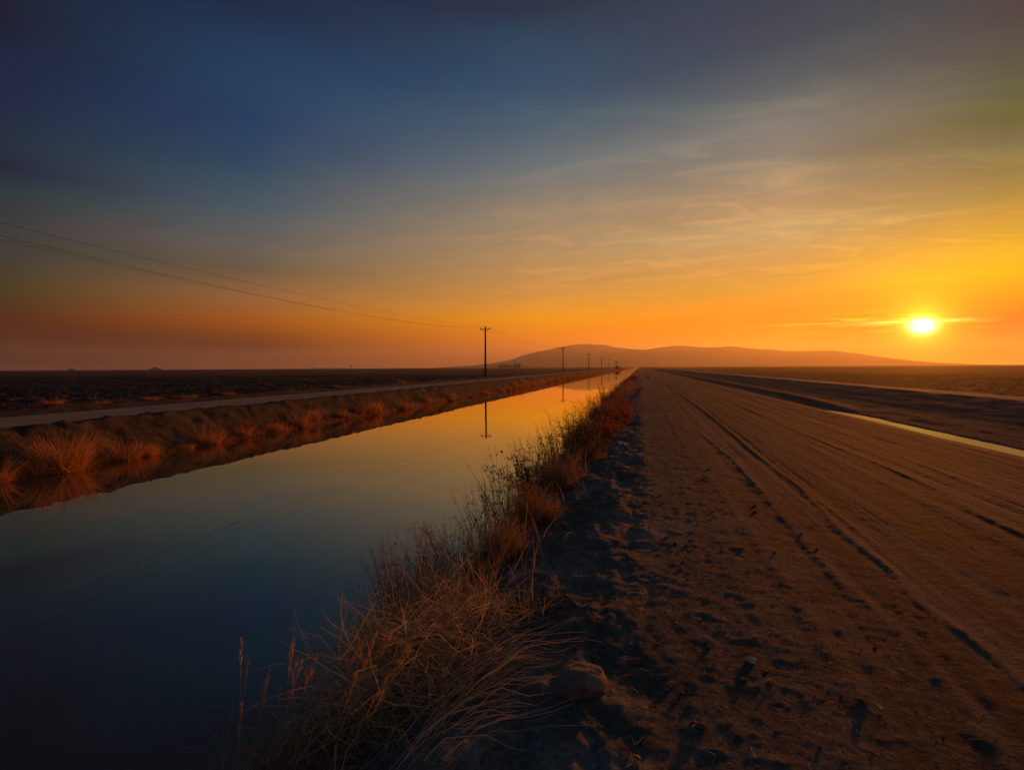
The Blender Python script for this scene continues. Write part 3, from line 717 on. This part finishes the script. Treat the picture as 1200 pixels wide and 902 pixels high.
# matted straw
put('straw_tangle', tangle_mesh(401, 1300, 0.55, 0.55, 0.40), -1.28, 2.75, 1.0, 'matted tangle of bent dry straw on the near bank down from the large rock', 'straw', M_STRAW, 0.2)
put('straw_tangle', tangle_mesh(402, 1200, 0.50, 0.65, 0.42), -1.45, 3.55, 1.0, 'golden tangled straw beside the tall orange reeds on the near bank', 'straw', M_STRAW, 0.0)
put('straw_tangle', tangle_mesh(403, 700, 0.30, 0.40, 0.26), -1.55, 2.20, 1.0, 'dark straw tangle at the foot of the seeded grasses', 'straw', M_BRUSH, 1.2)
put('straw_tangle', tangle_mesh(404, 500, 0.35, 0.45, 0.25), -0.98, 3.35, 0.9, 'thin straw tangle spilling up the bare near bank', 'straw', M_STRAW, 2.0)
# long stems lying up the slope beside the rock
rg = np.random.default_rng(77); n = 60
P = np.zeros((n, 6, 3)); t = np.linspace(0, 1, 6)
x0 = rg.uniform(-1.05, -0.72, n); y0 = rg.uniform(1.9, 2.75, n); L = rg.uniform(0.3, 0.72, n); th = rg.normal(0.72, 0.22, n)
for k in range(6):
    P[:, k, 0] = x0+np.cos(th)*L*t[k]; P[:, k, 1] = y0+np.sin(th)*L*t[k]
    P[:, k, 2] = height(P[:, k, 0], P[:, k, 1])+0.015+rg.uniform(0, 0.05)+0.16*math.sin(math.pi*min(t[k]*0.9+0.05, 1))*L
fs = add('fallen_straw', mesh_np('fallen_straw', *tubes(P, taper(n, 6, 0.0022, 0.0010, rg), 3)), M_STRAW)
tag(fs, 'long golden straw stems lying up the bank against the rock', 'straw')
# rounded dry bushes
NB = [brush_mesh(501+i, 330, 0.42, 10, 0.0030) for i in range(4)]
put('dry_bush', brush_mesh(511, 420, 0.42, 11, 0.0026), -1.25, 4.75, 0.88, 'rounded brown dry bush right behind the tall orange reeds', 'bush', M_BRUSH)
put('dry_bush', brush_mesh(512, 420, 0.46, 11, 0.0026), -1.2, 5.9, 0.95, 'wide reddish rounded dry bush, second along the near bank', 'bush', M_BRUSH)
put('dry_bush', brush_mesh(513, 420, 0.46, 10, 0.0028), -1.15, 7.6, 1.05, 'large dusky dry bush, third along the near bank', 'bush', M_BRUSH)
put('dry_bush', brush_mesh(514, 360, 0.42, 10, 0.003), -1.0, 9.6, 1.1, 'grey brown dry bush, fourth along the near bank', 'bush', M_BRUSH)
def leafy(x, y, sc, seed, label, m=M_RUST, group=None):
    a, b = LEAF[seed % len(LEAF)] if m is M_RUST else LEAFG[seed % len(LEAFG)]
    r = add('leafy_shrub', None, loc=(x, y, gz(x, y)-0.04), rz=seed*1.7, sc=sc); tag(r, label, 'shrub', group)
    add('stems', a, M_BRUSH, r); add('foliage', b, m, r)
LEAF = [leafy_mesh(600+i, 70, 0.42, 34) for i in range(3)]
LEAFG = [leafy_mesh(610+i, 60, 0.40, 26) for i in range(3)]
leafy(-0.52, 15.5, 0.95, 0, 'bright rust red leafy shrub at the crest of the near bank')
leafy(-0.75, 13.9, 0.75, 1, 'small rust red leafy shrub before the bright one on the near bank')
leafy(-0.05, 36.0, 0.6, 2, 'small red shrub on its own on the road shoulder')
# dark reeds against the bright water
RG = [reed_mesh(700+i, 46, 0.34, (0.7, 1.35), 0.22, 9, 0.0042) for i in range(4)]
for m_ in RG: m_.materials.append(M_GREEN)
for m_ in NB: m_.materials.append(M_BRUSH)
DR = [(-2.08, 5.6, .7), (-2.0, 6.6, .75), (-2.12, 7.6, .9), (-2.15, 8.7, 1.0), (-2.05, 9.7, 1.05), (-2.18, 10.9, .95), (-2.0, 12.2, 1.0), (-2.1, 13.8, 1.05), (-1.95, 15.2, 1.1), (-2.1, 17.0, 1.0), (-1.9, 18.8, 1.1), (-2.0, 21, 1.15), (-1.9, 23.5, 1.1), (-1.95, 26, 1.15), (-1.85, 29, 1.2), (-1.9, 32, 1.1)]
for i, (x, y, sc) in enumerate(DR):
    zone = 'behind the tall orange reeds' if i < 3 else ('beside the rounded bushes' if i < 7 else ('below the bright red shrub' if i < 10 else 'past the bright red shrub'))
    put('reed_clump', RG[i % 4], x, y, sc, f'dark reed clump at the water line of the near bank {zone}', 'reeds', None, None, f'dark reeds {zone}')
y = 7.8; i = 0
while y < 75:
    x = random.uniform(-1.85, -0.85); sc = random.uniform(0.8, 1.35)
    k = random.random()
    size = 'small' if sc < 0.98 else ('large' if sc > 1.18 else 'middling')
    zone = 'just past the rounded bushes' if y < 15 else ('past the bright red shrub' if y < 34 else 'beyond the lone red shrub')
    if k < 0.6: put('dry_bush', NB[i % 4], x, y, sc, f'{size} dusky brown dry bush on the near bank {zone}', 'bush', None, None, f'{size} brown bushes {zone}')
    elif k < 0.8 and y > 12: leafy(x+0.25, y, sc*0.9, i, f'{size} rust red leafy shrub in the thicket {zone}', M_RUST, f'{size} red shrubs {zone}')
    else: leafy(x, y, sc, i, f'{size} dull olive brown shrub on the near bank {zone}', M_DARKLEAF, f'{size} olive shrubs {zone}')
    y += random.uniform(0.5, 1.1)*(1+y/60); i += 1
far_near = mesh_np('bank_brush', *strip_mesh(9000, 30, 700, lambda r, n: -1.35+r.normal(0, 0.4, n), (0.4, 1.0), 0.016, 9))
tag(add('bank_brush', far_near, M_BRUSH), 'brown brush running on along the near canal bank', 'brush', None, 'stuff')
stalks = mesh_np('dry_stalks', *strip_mesh(3600, 3.2, 60, lambda r, n: -1.65+r.normal(0, 0.33, n), (0.45, 1.15), 0.0032, 14))
tag(add('dry_stalks', stalks, M_REED), 'loose fringe of thin dry stalks along the near canal bank', 'grass', None, 'stuff')
edge_grass = mesh_np('bank_grass', *strip_mesh(5200, 2.0, 34, lambda r, n: -1.75+r.normal(0, 0.22, n), (0.15, 0.42), 0.003, 10))
tag(add('bank_grass', edge_grass, M_BRUSH), 'short brown grass along the water line of the near bank', 'grass', None, 'stuff')

# ------------------------------------------------------------------ rock, clods, litter
def stone_mesh(seed, sx, sy, sz, div=3, rough=0.18):
    bm_v = []; import bmesh
    bm = bmesh.new(); bmesh.ops.create_icosphere(bm, subdivisions=div, radius=1.0)
    V = np.array([v.co[:] for v in bm.verts])
    rg = np.random.default_rng(seed)
    for _ in range(9):                                                # flat broken faces
        d = rg.normal(size=3); d /= np.linalg.norm(d); h = rg.uniform(0.62, 0.88)
        s = V@d; V = V-np.maximum(s-h, 0)[:, None]*d[None]
    nz = fbm(V[:, 0]*1.7+seed, V[:, 1]*1.7+V[:, 2]*1.3, 4, 0.55)
    V = V*(1+rough*nz[:, None])*np.array([sx, sy, sz])
    for v, c in zip(bm.verts, V): v.co = c
    me = bpy.data.meshes.new('stone'); bm.to_mesh(me); bm.free(); return me
p = on_plane(680, 812, 0.95); rk = add('rock', stone_mesh(5, 0.15, 0.115, 0.095, 4), M_ROCK, None, (p.x, p.y, gz(p.x, p.y)+0.012), 0.5)
tag(rk, 'large pale brown rock half sunk in the crest of the near bank beside fallen straw', 'rock')
p = on_plane(757, 438.6, 1.05); tag(add('pale_stone', stone_mesh(8, 0.34, 0.3, 0.26, 3), M_PALE, None, (p.x, p.y*0.75, gz(p.x, p.y*0.75)+0.08)), 'pale stone lying far along the near bank crest', 'stone')
p = on_plane(880, 775, 0.95); tag(add('stone', stone_mesh(9, 0.03, 0.024, 0.018, 3), M_PALE, None, (p.x, p.y, gz(p.x, p.y)+0.008)), 'small pale stone lying on the trampled road shoulder', 'stone')
CL = [stone_mesh(20+i, 1, 1, 0.7, 2, 0.35) for i in range(5)]
rg = np.random.default_rng(55)
for i in range(54):
    y = 2.05*(9/2.05)**rg.uniform(0, 1); x = rg.normal(0.45, 0.55)
    s = rg.uniform(0.009, 0.022)*(1 if rg.uniform() < 0.85 else 1.6)
    o = add('dirt_clod', CL[i % 5], M_CLOD, None, (x, y, gz(x, y)+s*0.25), rg.uniform(0, 6.28), (s*1.3, s, s))
    size = 'tiny' if s < 0.0145 else ('small' if s < 0.022 else 'knobbly larger')
    zone = 'along the bank crest by the rock' if x < 0.1 and y < 4.2 else ('on the shoulder short of the curled stalk' if y < 3.9 else 'on the shoulder past the curled stalk')
    tag(o, f'{size} brown dirt clod {zone}', 'clod', f'{size} clods {zone}')
# crumbs and straw litter
n = 11000; y_ = 1.9*(26/1.9)**rg.uniform(0, 1, n); x_ = np.where(rg.uniform(0, 1, n) < 0.9, rg.normal(0.35, 0.6, n), rg.uniform(-0.6, 3.0, n))
V0 = np.array([(1, 0, -.3), (-.5, .87, -.3), (-.5, -.87, -.3), (0, 0, .28)], float); F0 = np.array([(0, 1, 3), (1, 2, 3), (2, 0, 3)])
s_ = rg.uniform(0.003, 0.009, n)*(0.7+y_/9)
a_ = rg.uniform(0, 6.28, n); ca, sa = np.cos(a_), np.sin(a_)
VV = V0[None]*s_[:, None, None]*rg.uniform(0.6, 1.4, (n, 4, 3))
VX = VV[..., 0]*ca[:, None]-VV[..., 1]*sa[:, None]+x_[:, None]; VY = VV[..., 0]*sa[:, None]+VV[..., 1]*ca[:, None]+y_[:, None]
VZ = VV[..., 2]+height(x_, y_)[:, None]
FF = (F0[None]+4*np.arange(n)[:, None, None]).reshape(-1, 3)
tag(add('soil_crumbs', mesh_np('soil_crumbs', np.stack([VX, VY, VZ], -1).reshape(-1, 3), FF), M_CLOD), 'loose soil crumbs scattered over the road shoulder', 'soil', None, 'stuff')
n = 620; y_ = 1.95*(12/1.95)**rg.uniform(0, 1, n); x_ = rg.normal(0.45, 0.55, n); L = rg.uniform(0.015, 0.075, n); th = rg.uniform(0, 6.28, n); t = np.linspace(-0.5, 0.5, 4)
P = np.zeros((n, 4, 3)); bend = rg.normal(0, 0.5, n)
for k in range(4):
    P[:, k, 0] = x_+np.cos(th+bend*t[k])*L*t[k]; P[:, k, 1] = y_+np.sin(th+bend*t[k])*L*t[k]
    P[:, k, 2] = height(P[:, k, 0], P[:, k, 1])+0.004+rg.uniform(0, 1, n)*0.012*(1-abs(t[k]))
tag(add('straw_litter', mesh_np('straw_litter', *ribbons(P, taper(n, 4, 0.0022, 0.0012, rg), rg)), M_STRAW), 'bits of dry straw strewn over the road shoulder', 'straw', None, 'stuff')
# a curled dry stalk standing out on the shoulder
p = on_plane(755, 702, 0.97); a = np.linspace(0, 1, 14)
P = np.stack([-0.17*a+0.02*np.sin(a*9), 0.03*np.cos(a*5), 0.045+0.05*np.sin(a*3.1)-0.03*a], -1)[None]
P2 = np.stack([0.015*np.sin(a*8), 0.01*a, 0.10*(1-a)**1.2], -1)[None]
V, F = join([tubes(P, np.linspace(0.004, 0.0015, 14)[None], 4), tubes(P2, np.linspace(0.007, 0.002, 14)[None], 4)])
tag(add('dry_stalk', mesh_np('dry_stalk', V, F), M_STRAW, None, (p.x, p.y, gz(p.x, p.y)-0.005)), 'bright curled dry stalk lying alone on the road shoulder', 'stalk')

# ------------------------------------------------------------------ far things
def put_far(px, dist):
    a = azim(px); return math.sin(a)*dist, math.cos(a)*dist
# pump box and its pole-mounted transformer by the canal
x, y = -16.9, 398.0
pr = add('pump_station', None, loc=(x, y, gz(x, y))); tag(pr, 'small dark pump box with a transformer on a post at the canal end', 'pump station')
add('housing', mesh_np('housing', *box_v(-1.3, 1.3, -1.0, 1.0, -0.1, 1.9)), M_STEEL, pr)
add('lid', mesh_np('lid', *box_v(-1.4, 1.4, -1.1, 1.1, 1.903, 2.05)), M_STEEL, pr)
add('post', mesh_np('post', *lathe([(0, -0.3), (0.12, -0.3), (0.10, 6.6), (0, 6.62)], 8)), M_WOOD, pr, (-0.7, 1.6, 0))
add('transformer', mesh_np('transformer', *lathe([(0, 4.3), (0.42, 4.3), (0.5, 4.5), (0.5, 5.7), (0.35, 5.9), (0, 6.0)], 10)), M_STEEL, pr, (-0.7, 1.05, 0))
add('pipe', mesh_np('pipe', *tubes(np.array([[(1.2, -0.6, 1.0), (2.2, -0.8, 0.9), (3.0, -0.9, -0.6)]]), np.full((1, 3), 0.2), 8)), M_STEEL, pr)
for dx_, dy_, hh in ((3.2, 8, 2.6),):
    tag(add('marker_post', mesh_np('marker_post', *join([lathe([(0, -0.2), (0.09, -0.2), (0.08, hh), (0, hh+0.02)], 6), box_v(-0.25, 0.25, -0.03, 0.03, hh-0.5, hh-0.1)])), M_WOOD, None, (x+dx_-1.2, y+dy_, gz(x+dx_-1.2, y+dy_))), 'small marker post with a plate beside the pump box', 'post')
# sheds and trees across the left field
def shed(px, dist, w, d, h, label):
    x, y = put_far(px, dist); r = add('barn', None, loc=(x, y, 0.98), rz=-azim(px)); tag(r, label, 'barn')
    add('wall', mesh_np('wall', *box_v(-w/2, w/2, -d/2, d/2, -0.2, h)), M_SHED, r)
    V = [(-w/2-.5, -d/2-.5, h+.01), (w/2+.5, -d/2-.5, h+.01), (w/2+.5, d/2+.5, h+.01), (-w/2-.5, d/2+.5, h+.01), (-w/2-.5, 0, h+d*0.16), (w/2+.5, 0, h+d*0.16)]
    me = bpy.data.meshes.new('roof'); me.from_pydata(V, [], [(0, 1, 5, 4), (2, 3, 4, 5), (1, 2, 5), (3, 0, 4), (3, 2, 1, 0)]); add('roof', me, M_SHED, r)
    for q in (-0.3, 0.0, 0.3): add('door', mesh_np('door', *box_v(q*w-2, q*w+2, -d/2-0.06, -d/2-0.01, -0.2, h*0.7)), M_STEEL, r)
shed(592, 1750, 44, 16, 9, 'long hazy barn across the field between the first two poles')
shed(606, 1750, 26, 18, 12, 'taller hazy barn next to the long barn across the field')
def far_tree(px, dist, h, w, seed, label, group=None):
    rg = np.random.default_rng(seed); x, y = put_far(px, dist)
    r = add('tree', None, loc=(x, y, 0.95)); tag(r, label, 'tree', group)
    P = np.array([[(0, 0, -0.3), (0.1, 0, h*0.3), (0.15, 0.1, h*0.7)]]); limbs = []
    for k in range(6):
        a = k*1.05; limbs.append([(0.1, 0, h*0.28), (math.cos(a)*w*0.22, math.sin(a)*w*0.22, h*0.5), (math.cos(a)*w*0.36, math.sin(a)*w*0.36, h*0.72)])
    add('trunk', mesh_np('trunk', *join([tubes(P, np.array([[h*.04, h*.032, h*.012]]), 6), tubes(np.array(limbs), np.tile([[h*.018, h*.012, h*.005]], (6, 1)), 4)])), M_BARK, r)
    n = 420; v = rg.normal(size=(n, 3)); v /= np.linalg.norm(v, axis=1, keepdims=True)
    c = v*(rg.uniform(0.35, 1, (n, 1))**0.5)*np.array([w/2, w/2, h*0.36])*(1+0.25*np.sin(v[:, :1]*4+seed))+np.array([0, 0, h*0.62])
    d = rg.normal(size=(n, 3)); d /= np.linalg.norm(d, axis=1, keepdims=True); t = np.linspace(-1, 1, 3)
    Q = c[:, None]+d[:, None]*(h*0.05*t[None, :, None])
    add('crown', mesh_np('crown', *ribbons(Q, np.tile([[h*.015, h*.045, h*.01]], (n, 1)), rg)), M_DARKLEAF, r)
for i, (px, h, w) in enumerate([(578, 6, 9), (583, 7, 9), (599, 9, 12), (614, 7, 11), (618, 6, 9), (623, 6.5, 10), (628, 5, 9), (633, 5, 8)]):
    far_tree(px, 1700+(i*37) % 90, h, w, 800+i, 'small hazy tree beside the barns across the field', 'trees round the barns')
for i, (px, h, w) in enumerate([(366, 6, 11), (371, 5, 9), (377, 6, 10), (384, 5, 10), (390, 6, 11), (397, 6, 9), (403, 5, 9)]):
    far_tree(px, 2000+(i*53) % 120, h, w, 830+i, 'tiny hazy tree in the tree line behind the small field post', 'trees in the far tree line')
# spoil heap, small far heap, field post
def heap(px, dist, w, h, label, seed):
    x, y = put_far(px, dist); na, nr = 48, 12
    A, T = np.meshgrid(np.linspace(0, 2*math.pi, na, endpoint=False), np.linspace(0, 1, nr))
    rr = T*w/2*(1+0.15*pn(np.cos(A)*2+seed, np.sin(A)*2)); X = np.cos(A)*rr; Y = np.sin(A)*rr*0.7
    Z = h*(1-T)**0.8*(1+0.25*pn(X/w*6+seed, Y/w*6))-0.2*T
    i = np.arange(na*nr).reshape(nr, na); F = np.concatenate([np.stack([i[:-1, s], i[:-1, (s+1) % na], i[1:, (s+1) % na], i[1:, s]], -1) for s in range(na)])
    tag(add('spoil_heap', mesh_np('spoil_heap', np.stack([X, Y, Z], -1).reshape(-1, 3), F, True), M_CLOD, None, (x, y, 0.9)), label, 'heap')
heap(182, 2300, 62, 11, 'hazy conical heap on the horizon of the ploughed field', 3)
heap(84, 1900, 34, 6, 'tiny far heap on the horizon beyond the conical one', 5)
x, y = put_far(412, 420); pr = add('field_post', None, loc=(x, y, gz(x, y))); tag(pr, 'small post with a box standing out in the ploughed field', 'post')
add('post', mesh_np('post', *lathe([(0, -0.3), (0.14, -0.3), (0.12, 2.6), (0, 2.62)], 8)), M_WOOD, pr)
add('box', mesh_np('box', *box_v(-0.45, 0.45, -0.35, 0.35, 2.63, 3.7)), M_STEEL, pr)

# ------------------------------------------------------------------ dusty evening air
m, g = mat('haze')
pv = g.n('ShaderNodeVolumePrincipled'); pv.inputs['Color'].default_value = (1.0, 0.99, 0.98, 1)
pv.inputs['Density'].default_value = 8.6e-5; pv.inputs['Anisotropy'].default_value = 0.56
finish(g, None, pv.outputs[0])
hz = add('haze', mesh_np('haze', *box_v(-9500, 9500, -700, 9500, -4.0, 345)), m)
tag(hz, 'warm dusty evening air over the fields', 'haze', None, 'stuff')
